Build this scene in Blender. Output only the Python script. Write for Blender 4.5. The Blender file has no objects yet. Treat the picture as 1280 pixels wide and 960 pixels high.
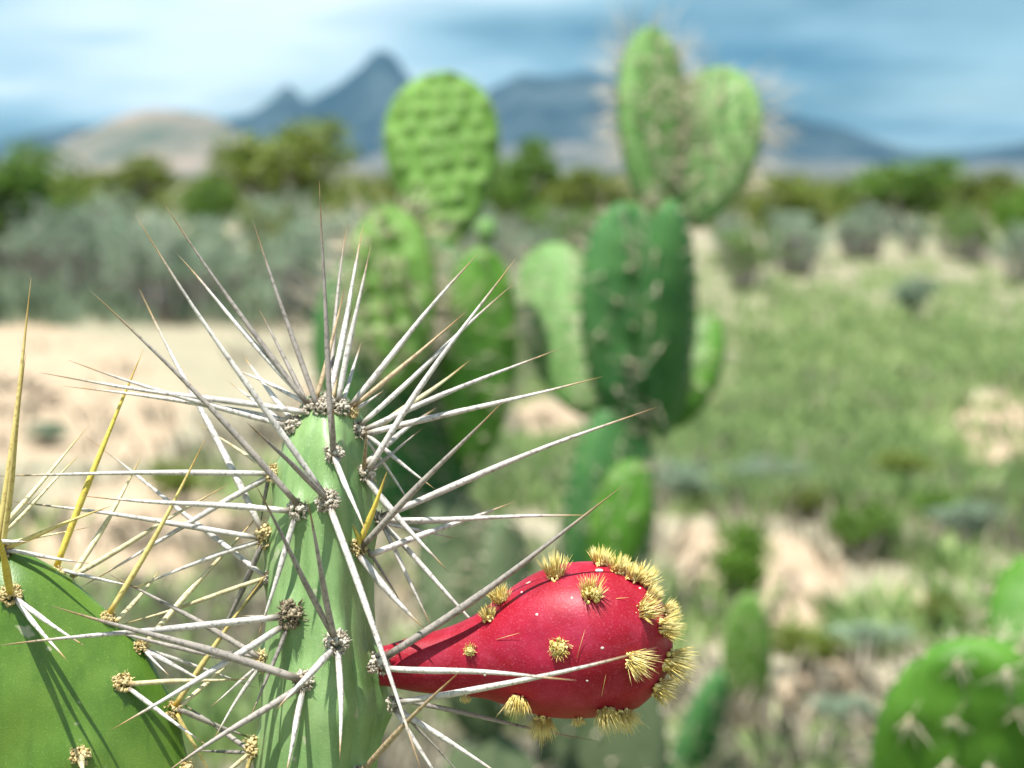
import bpy, bmesh, math, random
import numpy as np
from mathutils import Vector, Matrix, noise
from mathutils.bvhtree import BVHTree

sc = bpy.context.scene
col = sc.collection
random.seed(7)
rng = np.random.default_rng(7)
R = math.radians

# ------------------------------------------------------------------ camera
CAM_H = 1.2
PITCH = math.atan(255 / 2560)          # camera looks slightly down
FOC = 0.40                             # metres to the fruit
cam_d = bpy.data.cameras.new('camera')
cam = bpy.data.objects.new('camera', cam_d)
col.objects.link(cam)
cam.location = (0, 0, CAM_H)
cam.rotation_euler = (math.pi / 2 - PITCH, 0, 0)
cam_d.lens = 72
cam_d.sensor_width = 36
cam_d.clip_start = 0.01
cam_d.clip_end = 30000
cam_d.dof.use_dof = True
cam_d.dof.focus_distance = FOC
cam_d.dof.aperture_fstop = 20
sc.camera = cam

# ------------------------------------------------------------------ light
SUN_DIR = Vector((-0.22, -0.29, 0.93)).normalized()     # towards the sun
SUN_EL = math.asin(SUN_DIR.z)
sun_d = bpy.data.lights.new('sun', 'SUN')
sun_d.energy = 5.0
sun_d.angle = R(0.5)
sun_d.color = (1.0, 0.97, 0.92)
sun = bpy.data.objects.new('sun', sun_d)
col.objects.link(sun)
sun.location = (0, 0, 60)
sun.rotation_euler = SUN_DIR.to_track_quat('Z', 'Y').to_euler()

world = bpy.data.worlds.new('World')
sc.world = world
world.use_nodes = True
nt = world.node_tree
N, L = nt.nodes, nt.links
N.clear()


def nn(tree, kind, **kw):
    n = tree.nodes.new(kind)
    for k, v in kw.items():
        setattr(n, k, v)
    return n


def mth(tree, op, a, b=None, clamp=False):
    n = tree.nodes.new('ShaderNodeMath')
    n.operation = op
    n.use_clamp = clamp
    for i, v in enumerate((a, b)):
        if v is None:
            continue
        if isinstance(v, (int, float)):
            n.inputs[i].default_value = v
        else:
            tree.links.new(v, n.inputs[i])
    return n.outputs[0]


def ramp(tree, fac, stops):
    n = tree.nodes.new('ShaderNodeValToRGB')
    e = n.color_ramp.elements
    while len(e) < len(stops):
        e.new(0.5)
    for i, (p, c) in enumerate(stops):
        e[i].position = p
        e[i].color = c if len(c) == 4 else (*c, 1)
    tree.links.new(fac, n.inputs[0])
    return n.outputs[0]


def mixc(tree, fac, a, b, blend='MIX'):
    n = tree.nodes.new('ShaderNodeMix')
    n.data_type = 'RGBA'
    n.blend_type = blend
    for s, v in ((n.inputs[0], fac), (n.inputs[6], a), (n.inputs[7], b)):
        if isinstance(v, (int, float)):
            s.default_value = v
        elif isinstance(v, tuple):
            s.default_value = (*v[:3], 1)
        else:
            tree.links.new(v, s)
    return n.outputs[2]


sky = nn(nt, 'ShaderNodeTexSky', sky_type='NISHITA', sun_disc=False)
sky.sun_elevation = SUN_EL
sky.sun_rotation = math.atan2(SUN_DIR.x, SUN_DIR.y)
sky.altitude = 300
sky.dust_density = 2.0
tc = nn(nt, 'ShaderNodeTexCoord')
sep = nn(nt, 'ShaderNodeSeparateXYZ')
L.new(tc.outputs['Generated'], sep.inputs[0])
zz = mth(nt, 'ADD', mth(nt, 'MAXIMUM', sep.outputs[2], 0.0), 0.13)
cx = mth(nt, 'DIVIDE', sep.outputs[0], zz)
cy = mth(nt, 'DIVIDE', sep.outputs[1], zz)
comb = nn(nt, 'ShaderNodeCombineXYZ')
L.new(cx, comb.inputs[0])
L.new(cy, comb.inputs[1])


def cloud_noise(scale, off, detail, rough, sx=1.0):
    mp = nn(nt, 'ShaderNodeMapping')
    mp.inputs['Location'].default_value = off
    mp.inputs['Scale'].default_value = (sx, 1, 1)
    L.new(comb.outputs[0], mp.inputs[0])
    t = nn(nt, 'ShaderNodeTexNoise')
    t.inputs['Scale'].default_value = scale
    t.inputs['Detail'].default_value = detail
    t.inputs['Roughness'].default_value = rough
    L.new(mp.outputs[0], t.inputs['Vector'])
    return t.outputs[0]


cover = ramp(nt, cloud_noise(0.55, (-7.4855, -15.0481, 17.923), 4, 0.5), [(0.38, (0, 0, 0)), (0.56, (1, 1, 1))])
shade = ramp(nt, cloud_noise(0.50, (-5.5370, -11.1632, 16.4037), 4, 0.5), [(0.40, (11.2, 12.6, 13.0)), (0.515, (4.5, 6.9, 7.9)), (0.62, (0.4, 1.7, 2.5))])
skyc = mixc(nt, 1.0, sky.outputs[0], (1.2, 1.55, 1.65), 'MULTIPLY')
final = mixc(nt, cover, skyc, shade)
bg = nn(nt, 'ShaderNodeBackground')
bg.inputs[1].default_value = 0.052
L.new(final, bg.inputs[0])
out = nn(nt, 'ShaderNodeOutputWorld')
L.new(bg.outputs[0], out.inputs[0])

sc.view_settings.view_transform = 'Standard'
sc.view_settings.look = 'None'
sc.view_settings.exposure = 0.95
sc.view_settings.gamma = 1
sc.view_settings.use_curve_mapping = False
sc.render.engine = 'CYCLES'
sc.cycles.use_denoising = True
sc.cycles.max_bounces = 8
sc.cycles.transparent_max_bounces = 4
sc.cycles.sample_clamp_indirect = 4

# ------------------------------------------------------------------ helpers
CAM = Vector((0, 0, CAM_H))
FWD = Vector((0, math.cos(PITCH), -math.sin(PITCH)))
UP = Vector((0, math.sin(PITCH), math.cos(PITCH)))
RT = Vector((1, 0, 0))


def ray(x, y):
    return FWD + RT * ((x - 640) / 2560) + UP * ((480 - y) / 2560)


def P(x, y, d=FOC):
    """photograph pixel at a given distance along the view axis -> world point"""
    return CAM + ray(x, y) * d


def ground_at(x, y):
    r = ray(x, y)
    return CAM + r * (CAM_H / -r.z)


def tag(o, label=None, cat=None, group=None, kind=None):
    for k, v in (('label', label), ('category', cat), ('group', group), ('kind', kind)):
        if v:
            o[k] = v
    return o


def empty(name, loc, label, cat, group=None):
    o = bpy.data.objects.new(name, None)
    o.empty_display_size = 0.05
    col.objects.link(o)
    o.location = loc
    return tag(o, label, cat, group)


def world_loc(o):
    v = Vector(o.location)
    while o.parent:
        o = o.parent
        v += Vector(o.location)
    return v


def obj(name, mesh, mat, parent=None, loc=(0, 0, 0)):
    """loc is a world position; nothing but copies is rotated, so offsets simply add up"""
    o = bpy.data.objects.new(name, mesh)
    col.objects.link(o)
    if mat and not mesh.materials:
        mesh.materials.append(mat)
    if parent:
        o.parent = parent
        o.location = Vector(loc) - world_loc(parent)
    else:
        o.location = loc
    return o


def mesh_from(name, verts, faces, smooth=True, attr=None):
    me = bpy.data.meshes.new(name)
    verts = np.asarray(verts, dtype=np.float32)
    if isinstance(faces, np.ndarray):
        k = faces.shape[1]
        me.vertices.add(len(verts))
        me.vertices.foreach_set('co', verts.ravel())
        me.loops.add(faces.size)
        me.loops.foreach_set('vertex_index', faces.astype(np.int32).ravel())
        me.polygons.add(len(faces))
        me.polygons.foreach_set('loop_start', np.arange(len(faces), dtype=np.int32) * k)
        me.polygons.foreach_set('loop_total', np.full(len(faces), k, dtype=np.int32))
    else:
        me.from_pydata([tuple(v) for v in verts.tolist()], [], faces)
    if smooth:
        me.polygons.foreach_set('use_smooth', np.ones(len(me.polygons), dtype=bool))
    if attr:
        for an, av in attr.items():
            a = me.attributes.new(an, 'FLOAT', 'POINT')
            a.data.foreach_set('value', np.asarray(av, dtype=np.float32))
    me.update(calc_edges=True)
    me.validate()
    return me


def grid_faces(rows, cols_, closed=True):
    f = []
    for i in range(rows - 1):
        for j in range(cols_ if closed else cols_ - 1):
            a = i * cols_ + j
            b = i * cols_ + (j + 1) % cols_
            f.append((a, b, b + cols_, a + cols_))
    return f


def tube(path, radii, sides=7):
    path = [Vector(p) for p in path]
    V, n = [], len(path)
    t0 = (path[1] - path[0]).normalized()
    u = t0.orthogonal().normalized()
    for i, p in enumerate(path):
        t = (path[min(i + 1, n - 1)] - path[max(i - 1, 0)]).normalized()
        u = (u - t * u.dot(t)).normalized()
        w = t.cross(u)
        for k in range(sides):
            a = 2 * math.pi * k / sides
            V.append(p + (u * math.cos(a) + w * math.sin(a)) * radii[i])
    F = grid_faces(n, sides)
    F = [f[::-1] for f in F]
    F.append(tuple(range(sides))[::1])
    F.append(tuple((n - 1) * sides + k for k in range(sides))[::-1])
    return V, F


class MB:
    def __init__(s):
        s.v, s.f, s.t = [], [], []

    def add(s, V, F, t=0.0):
        b = len(s.v)
        s.v += [tuple(v) for v in V]
        s.f += [tuple(i + b for i in f) for f in F]
        s.t += list(t) if hasattr(t, '__len__') else [t] * len(V)

    def mesh(s, name, smooth=True):
        return mesh_from(name, s.v, s.f, smooth, {'t': s.t})


# ------------------------------------------------------------------ materials
def new_mat(name):
    m = bpy.data.materials.new(name)
    m.use_nodes = True
    t = m.node_tree
    return m, t, t.nodes['Principled BSDF']


def tex_noise(t, scale, detail=4, rough=0.55, vec='Object', stretch=None):
    c = nn(t, 'ShaderNodeTexCoord')
    v = c.outputs[vec]
    if stretch:
        mp = nn(t, 'ShaderNodeMapping')
        mp.inputs['Scale'].default_value = stretch
        t.links.new(v, mp.inputs[0])
        v = mp.outputs[0]
    n = nn(t, 'ShaderNodeTexNoise')
    n.inputs['Scale'].default_value = scale
    n.inputs['Detail'].default_value = detail
    n.inputs['Roughness'].default_value = rough
    t.links.new(v, n.inputs['Vector'])
    return n.outputs[0]


def bump(t, bs, h, strength, dist):
    b = nn(t, 'ShaderNodeBump')
    b.inputs['Strength'].default_value = strength
    b.inputs['Distance'].default_value = dist
    t.links.new(h, b.inputs['Height'])
    t.links.new(b.outputs[0], bs.inputs['Normal'])


def noisy(name, c1, c2, scale, rough=0.6, bumpd=0.0, stretch=None, sss=0.0, spec=0.5, detail=4, lo=0.35, hi=0.65):
    m, t, b = new_mat(name)
    n = tex_noise(t, scale, detail, stretch=stretch)
    t.links.new(ramp(t, n, [(lo, c1), (hi, c2)]), b.inputs['Base Color'])
    b.inputs['Roughness'].default_value = rough
    b.inputs['Specular IOR Level'].default_value = spec
    if sss:
        b.inputs['Subsurface Weight'].default_value = sss
        b.inputs['Subsurface Radius'].default_value = (0.002, 0.003, 0.001)
        b.inputs['Subsurface Scale'].default_value = 0.6
    if bumpd:
        bump(t, b, n, 0.6, bumpd)
    return m


def spine_mat(name, base, body, tip, speck, rnd=0.25):
    m, t, b = new_mat(name)
    a = nn(t, 'ShaderNodeAttribute', attribute_name='t')
    c = ramp(t, a.outputs['Fac'], [(0.0, base), (0.07, body), (0.74, body), (0.90, tip), (1.0, tuple(x * 0.6 for x in tip))])
    n = tex_noise(t, 1100, 4, 0.65)
    f = ramp(t, n, [(0.50, (0, 0, 0)), (0.66, (1, 1, 1))])
    c = mixc(t, f, c, mixc(t, 0.75, c, speck))
    big = ramp(t, tex_noise(t, 160, 3, 0.6), [(0.40, (0, 0, 0)), (0.68, (0.75, 0.75, 0.75))])
    c = mixc(t, big, c, mixc(t, 0.5, c, speck))
    oi = nn(t, 'ShaderNodeObjectInfo')
    k = mth(t, 'ADD', mth(t, 'MULTIPLY', oi.outputs['Random'], rnd), 1 - rnd * 0.7)
    h = nn(t, 'ShaderNodeHueSaturation')
    t.links.new(c, h.inputs['Color'])
    t.links.new(k, h.inputs['Value'])
    t.links.new(h.outputs[0], b.inputs['Base Color'])
    b.inputs['Roughness'].default_value = 0.55
    b.inputs['Specular IOR Level'].default_value = 0.35
    n2 = tex_noise(t, 2500, 2)
    bump(t, b, n2, 0.25, 0.0002)
    return m


SPM = {
    'w': spine_mat('spine_bleached', (0.22, 0.18, 0.12), (0.62, 0.58, 0.53), (0.38, 0.24, 0.09), (0.16, 0.14, 0.12)),
    'g': spine_mat('spine_grey', (0.16, 0.12, 0.08), (0.34, 0.30, 0.26), (0.28, 0.18, 0.07), (0.10, 0.09, 0.08)),
    'b': spine_mat('spine_brown', (0.20, 0.12, 0.04), (0.42, 0.32, 0.19), (0.30, 0.17, 0.05), (0.14, 0.09, 0.05)),
    'y': spine_mat('spine_yellow', (0.62, 0.36, 0.02), (0.58, 0.47, 0.17), (0.40, 0.25, 0.07), (0.3, 0.2, 0.06)),
    'Y': spine_mat('spine_fresh_yellow', (0.70, 0.42, 0.01), (0.66, 0.53, 0.09), (0.45, 0.30, 0.08), (0.4, 0.26, 0.05)),
    'c': spine_mat('spine_cream', (0.40, 0.30, 0.12), (0.66, 0.59, 0.36), (0.46, 0.33, 0.12), (0.3, 0.22, 0.1)),
}
M_WOOL = noisy('areole_wool', (0.20, 0.16, 0.11), (0.66, 0.60, 0.50), 900, 0.95, 0.0004, spec=0.1)
M_WOOLY = noisy('areole_yellow_wool', (0.34, 0.24, 0.09), (0.66, 0.55, 0.30), 900, 0.95, 0.0004, spec=0.1)
M_WOOLD = noisy('areole_dark_wool', (0.07, 0.055, 0.035), (0.34, 0.28, 0.19), 700, 0.95, 0.0004, spec=0.1)
M_BRIS = noisy('glochid_bristle', (0.66, 0.50, 0.12), (0.82, 0.72, 0.34), 500, 0.6, spec=0.3)


def cactus_mat(name, c1, c2, c3, scale, rough=0.42, streak=True, spec=0.4):
    m, t, b = new_mat(name)
    n = tex_noise(t, scale, 5, 0.6)
    c = ramp(t, n, [(0.33, c1), (0.66, c2)])
    if streak:
        s = tex_noise(t, scale * 3, 3, 0.5, stretch=(3.0, 3.0, 0.25))
        c = mixc(t, ramp(t, s, [(0.5, (0, 0, 0)), (0.75, (0.55, 0.55, 0.55))]), c, c3)
    fine = tex_noise(t, 2600, 2, 0.6)
    c = mixc(t, ramp(t, fine, [(0.58, (0, 0, 0)), (0.75, (0.35, 0.35, 0.35))]), c, tuple(min(1, x * 1.6 + 0.03) for x in c2))
    sc_ = tex_noise(t, 210, 2, 0.5)                 # pale corky scars
    c = mixc(t, ramp(t, sc_, [(0.70, (0, 0, 0)), (0.74, (0.75, 0.75, 0.75))]), c, (0.36, 0.36, 0.24))
    t.links.new(c, b.inputs['Base Color'])
    b.inputs['Roughness'].default_value = rough
    b.inputs['Specular IOR Level'].default_value = spec
    b.inputs['Subsurface Weight'].default_value = 0.10
    b.inputs['Subsurface Radius'].default_value = (0.002, 0.004, 0.001)
    b.inputs['Subsurface Scale'].default_value = 0.5
    bump(t, b, fine, 0.18, 0.0003)
    return m


M_STEM = cactus_mat('stem_skin', (0.125, 0.225, 0.07), (0.225, 0.34, 0.135), (0.07, 0.16, 0.045), 55)
M_LEFT = cactus_mat('left_pad_skin', (0.055, 0.125, 0.010), (0.115, 0.20, 0.026), (0.04, 0.10, 0.010), 45, 0.38)
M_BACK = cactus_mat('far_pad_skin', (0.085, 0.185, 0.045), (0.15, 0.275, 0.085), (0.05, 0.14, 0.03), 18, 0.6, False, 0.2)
M_BACKD = cactus_mat('dark_and_shaded_pad_skin', (0.03, 0.11, 0.03), (0.065, 0.17, 0.045), (0.04, 0.12, 0.03), 18, 0.6, False, 0.2)  # dark stalk skin; on the taller pears the dark green stands in for shade
M_BACKG = cactus_mat('bright_pad_skin', (0.07, 0.155, 0.022), (0.135, 0.255, 0.05), (0.05, 0.15, 0.012), 14, 0.6, False, 0.2)
M_LOWP = cactus_mat('low_pad_skin', (0.045, 0.14, 0.01), (0.09, 0.215, 0.02), (0.05, 0.15, 0.012), 14, 0.5, False, 0.3)
M_OLDSH = cactus_mat('old_shaded_trunk_skin', (0.045, 0.075, 0.03), (0.11, 0.14, 0.07), (0.05, 0.06, 0.03), 14, 0.7, False, 0.2)  # grey old skin, darkened further to carry the shade low on the trunks
M_PSP = noisy('far_spine', (0.55, 0.44, 0.30), (0.75, 0.66, 0.52), 60, 0.6)

# fruit skin
M_FRUIT, t, b = new_mat('fruit_skin')
n = tex_noise(t, 40, 4, 0.55)
c = ramp(t, n, [(0.30, (0.19, 0.001, 0.006)), (0.55, (0.285, 0.0022, 0.016)), (0.75, (0.40, 0.012, 0.048))])
bl = ramp(t, tex_noise(t, 120, 5, 0.7), [(0.48, (0, 0, 0)), (0.72, (0.38, 0.38, 0.38))])
c = mixc(t, bl, c, (0.42, 0.05, 0.10))
dk = ramp(t, tex_noise(t, 60, 5, 0.7, stretch=(0.4, 1, 1)), [(0.55, (0, 0, 0)), (0.75, (0.5, 0.5, 0.5))])
c = mixc(t, dk, c, (0.12, 0.002, 0.012))
n2 = tex_noise(t, 2400, 2, 0.6)
c = mixc(t, ramp(t, n2, [(0.56, (0, 0, 0)), (0.74, (0.3, 0.3, 0.3))]), c, (0.62, 0.14, 0.19))
n3 = tex_noise(t, 330, 1, 0.4)
c = mixc(t, ramp(t, n3, [(0.80, (0, 0, 0)), (0.82, (0.7, 0.7, 0.7))]), c, (0.75, 0.55, 0.45))
t.links.new(c, b.inputs['Base Color'])
n4 = tex_noise(t, 90, 4, 0.6)
t.links.new(ramp(t, n4, [(0.3, (0.44, 0.44, 0.44)), (0.7, (0.62, 0.62, 0.62))]), b.inputs['Roughness'])
b.inputs['Specular IOR Level'].default_value = 0.30
b.inputs['Subsurface Weight'].default_value = 0.05
b.inputs['Subsurface Radius'].default_value = (0.006, 0.001, 0.001)
b.inputs['Subsurface Scale'].default_value = 0.4
bump(t, b, n2, 0.22, 0.0003)
M_SCAR = noisy('flower_scar', (0.16, 0.05, 0.03), (0.36, 0.17, 0.10), 300, 0.8, 0.0004)
M_CORK = noisy('corky_fleck', (0.6, 0.52, 0.45), (0.8, 0.76, 0.7), 900, 0.9)

# ------------------------------------------------------------------ ground, hills
gm, t, b = new_mat('sandy_soil')
n2 = tex_noise(t, 6, 5, 0.65)
soil = ramp(t, tex_noise(t, 1.1, 6, 0.7), [(0.3, (0.17, 0.155, 0.095)), (0.5, (0.27, 0.235, 0.155)), (0.7, (0.38, 0.32, 0.225))])
litter = ramp(t, tex_noise(t, 22, 4, 0.7), [(0.3, (0.15, 0.15, 0.09)), (0.7, (0.52, 0.46, 0.35))])
c = mixc(t, 0.45, soil, litter)
t.links.new(c, b.inputs['Base Color'])
b.inputs['Roughness'].default_value = 0.95
b.inputs['Specular IOR Level'].default_value = 0.1
bump(t, b, n2, 0.8, 0.06)
M_SAND = noisy('pale_sand', (0.27, 0.20, 0.13), (0.48, 0.37, 0.26), 5, 0.95, 0.04, spec=0.1, detail=6, lo=0.3, hi=0.7)


def gheight(x, y):
    r_ = math.hypot(x, y)
    amp = 0.012 * min(1, r_ / 3) + 0.0006 * min(max(r_ - 40, 0), 300)
    return amp * (noise.noise((x * 0.7, y * 0.7, 0)) + noise.noise((x * 0.13, y * 0.13, 4)))


radii = np.concatenate([np.linspace(0.3, 30, 90), np.geomspace(31, 6000, 64)])
nth = 160
V = [(0, 0, 0)]
for r_ in radii:
    for k in range(nth):
        a = 2 * math.pi * k / nth
        x, y = r_ * math.cos(a), r_ * math.sin(a)
        V.append((x, y, gheight(x, y)))
F = [(0, 1 + k, 1 + (k + 1) % nth) for k in range(nth)]
F += [tuple(i + 1 for i in f[::-1]) for f in grid_faces(len(radii), nth)]
F = [f if len(f) == 3 else f for f in F]
ground = tag(obj('ground', mesh_from('ground', V, F), gm), kind='structure')


def ridge(name, prof, D, W, mat, seed, rough=0.12, steps=150):
    xs = np.linspace(prof[0][0], prof[-1][0], steps)
    ys = np.interp(xs, [p[0] for p in prof], [p[1] for p in prof])
    rows = 33
    V = []
    for j in range(rows):
        tt = -1 + 2 * j / (rows - 1)
        for i in range(steps):
            x = (xs[i] - 640) / 2560 * D
            h = max(2, (225 - ys[i]) / 2560 * D)
            fall = (1 - abs(tt)) ** 1.15
            g = noise.fractal((x / D * 26 + seed, tt * 2.5, seed), 1.0, 2.0, 4)
            hh = h * fall * (1 + rough * 2.2 * g * (0.3 + abs(tt))) + h * rough * 0.25 * noise.noise((x / D * 90, seed, tt * 4))
            e = min(i, steps - 1 - i) / (steps * 0.06)
            V.append((x * (1 + tt * W / D), D + tt * W, -8 + (hh + 8) * min(1, e)))
    return tag(obj(name, mesh_from(name, V, [f[::-1] for f in grid_faces(rows, steps, False)]), mat), kind='structure')


M_MTN = noisy('mountain_rock_with_shade', (0.004, 0.014, 0.020), (0.045, 0.060, 0.062), 0.007, 0.95, spec=0.1, detail=6)  # teal haze tint and gully shade are mixed into the rock colour
M_FOOT = noisy('scrubby_foothill', (0.05, 0.06, 0.045), (0.15, 0.135, 0.115), 0.03, 0.95, spec=0.1, detail=6)
M_HILL = noisy('dry_hill', (0.07, 0.085, 0.055), (0.26, 0.20, 0.15), 0.012, 0.95, spec=0.1, detail=6)
ridge('mountain', [(-900, 205), (-500, 170), (-250, 190), (0, 178), (60, 160), (110, 156), (150, 175), (220, 176), (280, 150), (318, 140),
                   (345, 122), (357, 106), (368, 112), (384, 126), (404, 116), (432, 102), (452, 84), (466, 66), (478, 60), (494, 66),
                   (506, 86), (520, 104), (545, 122), (580, 130), (610, 112), (650, 95), (700, 95), (745, 92), (785, 104), (840, 120), (900, 128),
                   (960, 138), (1000, 150), (1040, 158), (1085, 172), (1130, 188), (1180, 192), (1230, 186), (1285, 178), (1400, 168), (1600, 180), (1900, 170), (2300, 205)], 4200, 700, M_MTN, 3.3, steps=420)
ridge('hill', [(-40, 205), (60, 190), (110, 165), (150, 146), (190, 137), (235, 140), (270, 146), (290, 158), (320, 176), (370, 192), (430, 205), (500, 218)], 2300, 320, M_HILL, 8.1)
ridge('foothill', [(380, 215), (480, 190), (600, 182), (760, 180), (900, 196), (1050, 200), (1180, 205), (1300, 200), (1500, 214)], 2900, 350, M_FOOT, 5.7)

# ------------------------------------------------------------------ vegetation
def leaf_mat(name, c1, c2, trans=0.25):
    m, t, b = new_mat(name)
    oi = nn(t, 'ShaderNodeObjectInfo')
    g = nn(t, 'ShaderNodeNewGeometry')
    c = mixc(t, g.outputs['Random Per Island'], c1, c2)
    h = nn(t, 'ShaderNodeHueSaturation')
    t.links.new(c, h.inputs['Color'])
    t.links.new(mth(t, 'ADD', mth(t, 'MULTIPLY', oi.outputs['Random'], 0.4), 0.8), h.inputs['Value'])
    t.links.new(h.outputs[0], b.inputs['Base Color'])
    b.inputs['Roughness'].default_value = 0.6
    b.inputs['Specular IOR Level'].default_value = 0.25
    tr = nn(t, 'ShaderNodeBsdfTranslucent')
    t.links.new(h.outputs[0], tr.inputs[0])
    mx = nn(t, 'ShaderNodeMixShader')
    mx.inputs[0].default_value = trans
    o = t.nodes['Material Output']
    t.links.new(b.outputs[0], mx.inputs[1])
    t.links.new(tr.outputs[0], mx.inputs[2])
    t.links.new(mx.outputs[0], o.inputs[0])
    return m


M_LOL = leaf_mat('olive_leaf', (0.085, 0.125, 0.015), (0.18, 0.225, 0.04))
M_LGR = leaf_mat('green_leaf', (0.06, 0.135, 0.014), (0.15, 0.27, 0.035))
M_LGY = leaf_mat('grey_leaf', (0.14, 0.215, 0.125), (0.33, 0.41, 0.29))
M_GRS = leaf_mat('grass_blade', (0.21, 0.36, 0.10), (0.48, 0.57, 0.27), 0.4)
M_DRY = leaf_mat('dry_blade', (0.34, 0.31, 0.22), (0.56, 0.50, 0.39))
M_BARK = noisy('grey_bark', (0.16, 0.14, 0.12), (0.42, 0.39, 0.36), 20, 0.9, spec=0.1)


def leaves(n, centers, rad, size, upright=0.0, asp=0.45):
    """n leaf-sized quads spread through lumps"""
    ci = rng.integers(0, len(centers), n)
    c = np.asarray(centers)[ci]
    rr = np.asarray(rad)[ci]
    d = rng.normal(size=(n, 3))
    d /= np.linalg.norm(d, axis=1)[:, None]
    p = c + d * rr[:, None] * (rng.random(n) ** 0.45)[:, None] * np.array([1, 1, 0.85])
    u = rng.normal(size=(n, 3)) * np.array([1, 1, 1 + upright * 3])
    u /= np.linalg.norm(u, axis=1)[:, None]
    w = np.cross(u, rng.normal(size=(n, 3)))
    w /= np.linalg.norm(w, axis=1)[:, None]
    s = size * (0.6 + 0.8 * rng.random(n))[:, None]
    q = np.stack([p - u * s, p + w * s * asp, p + u * s, p - w * s * asp], 1).reshape(-1, 3)
    f = np.arange(n * 4).reshape(n, 4)
    return q, f


def make_bush(kind, seed):
    rs = random.Random(seed)
    mb = MB()
    cents, rads = [], []
    if kind == 'tree':
        h, wd, nl, ls, low = 1.0, 0.52, 4600, 0.030, 0.40
    elif kind == 'bush':
        h, wd, nl, ls, low = 1.0, 0.55, 3200, 0.030, 0.22
    else:
        h, wd, nl, ls, low = 1.0, 0.36, 1500, 0.022, 0.2
    stems = {'tree': 7, 'bush': 9, 'shrub': 26}[kind]
    for i in range(stems):
        a = rs.uniform(0, 6.28)
        k = rs.random() ** 0.6
        top = Vector((math.cos(a) * wd * k * 0.75, math.sin(a) * wd * k * 0.75, rs.uniform(0.6, 0.98) * (1 - 0.25 * k)))
        st = Vector((rs.uniform(-.02, .02), rs.uniform(-.02, .02), -0.04)) if kind != 'shrub' else Vector((math.cos(a) * wd * k * .4, math.sin(a) * wd * k * .4, -0.04))
        mid = st.lerp(top, 0.5) + Vector((rs.uniform(-.06, .06), rs.uniform(-.06, .06), 0.04))
        r0 = {'tree': 0.03, 'bush': 0.014, 'shrub': 0.011}[kind]
        V, F = tube([st, st.lerp(mid, .6), mid, mid.lerp(top, .55), top], [r0, r0 * .8, r0 * .6, r0 * .42, r0 * .12], 5)
        mb.add(V, F)
        cents.append(tuple(top * 0.94))
        rads.append({'tree': 0.20, 'bush': 0.18, 'shrub': 0.075}[kind] * rs.uniform(.7, 1.25))
        for q in range({'tree': 4, 'bush': 3, 'shrub': 2}[kind]):
            p = mid.lerp(top, rs.uniform(0.1, 1)) + Vector((rs.uniform(-.14, .14), rs.uniform(-.14, .14), rs.uniform(-.1, .1)))
            if p.z < low * 0.6:
                p.z = low * 0.6
            cents.append(tuple(p))
            rads.append({'tree': 0.13, 'bush': 0.13, 'shrub': 0.06}[kind] * rs.uniform(.6, 1.2))
            V, F = tube([mid, mid.lerp(p, .5) + Vector((0, 0, .015)), p], [r0 * .4, r0 * .3, r0 * .08], 4)
            mb.add(V, F)
    q, f = leaves(nl, cents, rads, ls, 0.6 if kind == 'shrub' else 0.1)
    return mb.mesh('trunk_' + kind), mesh_from('crown_' + kind, q, f, False)


BUSH = {k: [make_bush(k, 11 + i) for i in range(3)] for k in ('tree', 'bush', 'shrub')}
LEAFM = {'olive': M_LOL, 'green': M_LGR, 'grey': M_LGY}
bush_cache = {}


def plant(kind, colour, px, z, height, width, name, label, cat, group=None, base_y=None):
    """px: where its foot stands across the view; z: distance; height/width in metres"""
    x = (px - 640) / 2560 * z
    e = empty(name, (x, z, 0.0), label, cat, group)
    e.rotation_euler = (0, 0, random.uniform(0, 6.28))
    i = random.randrange(3)
    for pn, pi_ in (('trunk', 0), ('crown', 1)):
        key = (kind, i, pn, colour)
        if key not in bush_cache:
            m = BUSH[kind][i][pi_].copy()
            m.materials.clear()
            m.materials.append(M_BARK if pn == 'trunk' else LEAFM[colour])
            bush_cache[key] = m
        o = bpy.data.objects.new(pn, bush_cache[key])
        col.objects.link(o)
        o.parent = e
    e.scale = (width, width, height)
    return e


plant('bush', 'olive', 352, 40, 2.5, 3.7, 'round_tree', 'round olive-green tree below the sharp mountain peak', 'tree')
plant('tree', 'green', 4, 24, 1.8, 2.2, 'dark_tree', 'dark green tree at the end of the grey scrub thicket', 'tree')
plant('tree', 'olive', 160, 46, 1.9, 3.2, 'low_tree', 'low olive tree in front of the pale tan hill', 'tree')
plant('tree', 'green', 650, 36, 2.1, 1.9, 'green_tree', 'green tree seen between the two tall prickly pears', 'tree')
plant('bush', 'olive', 985, 30, 1.4, 1.9, 'olive_bush', 'rounded olive bush behind the upper pads of the tall prickly pear', 'bush')
plant('bush', 'green', 1120, 44, 1.75, 3.4, 'light_bush', 'wide light green bush under the far mountain saddle', 'bush')
plant('bush', 'green', 1285, 26, 1.2, 1.1, 'dark_bush', 'dark green bush at the edge of the grassy field', 'bush')
plant('bush', 'olive', 735, 42, 1.6, 1.9, 'olive_bush', 'olive bush behind the shaded middle pad of the tall prickly pear', 'bush')
plant('bush', 'grey', 1142, 17.5, 0.42, 0.55, 'grey_bush', 'small blue-grey bush alone in the grassy field', 'bush')
plant('bush', 'olive', 1210, 52, 1.5, 2.6, 'olive_bush', 'olive bush far off beside the wide light green bush', 'bush')
plant('bush', 'green', 262, 34, 1.35, 1.5, 'green_bush', 'green bush at the foot of the round olive-green tree', 'bush')
plant('bush', 'olive', 90, 30, 1.3, 1.6, 'olive_bush', 'olive bush between the dark tree and the low olive tree', 'bush')
plant('tree', 'olive', -150, 38, 2.2, 2.6, 'far_tree', 'olive tree beyond the dark green tree', 'tree')
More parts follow.
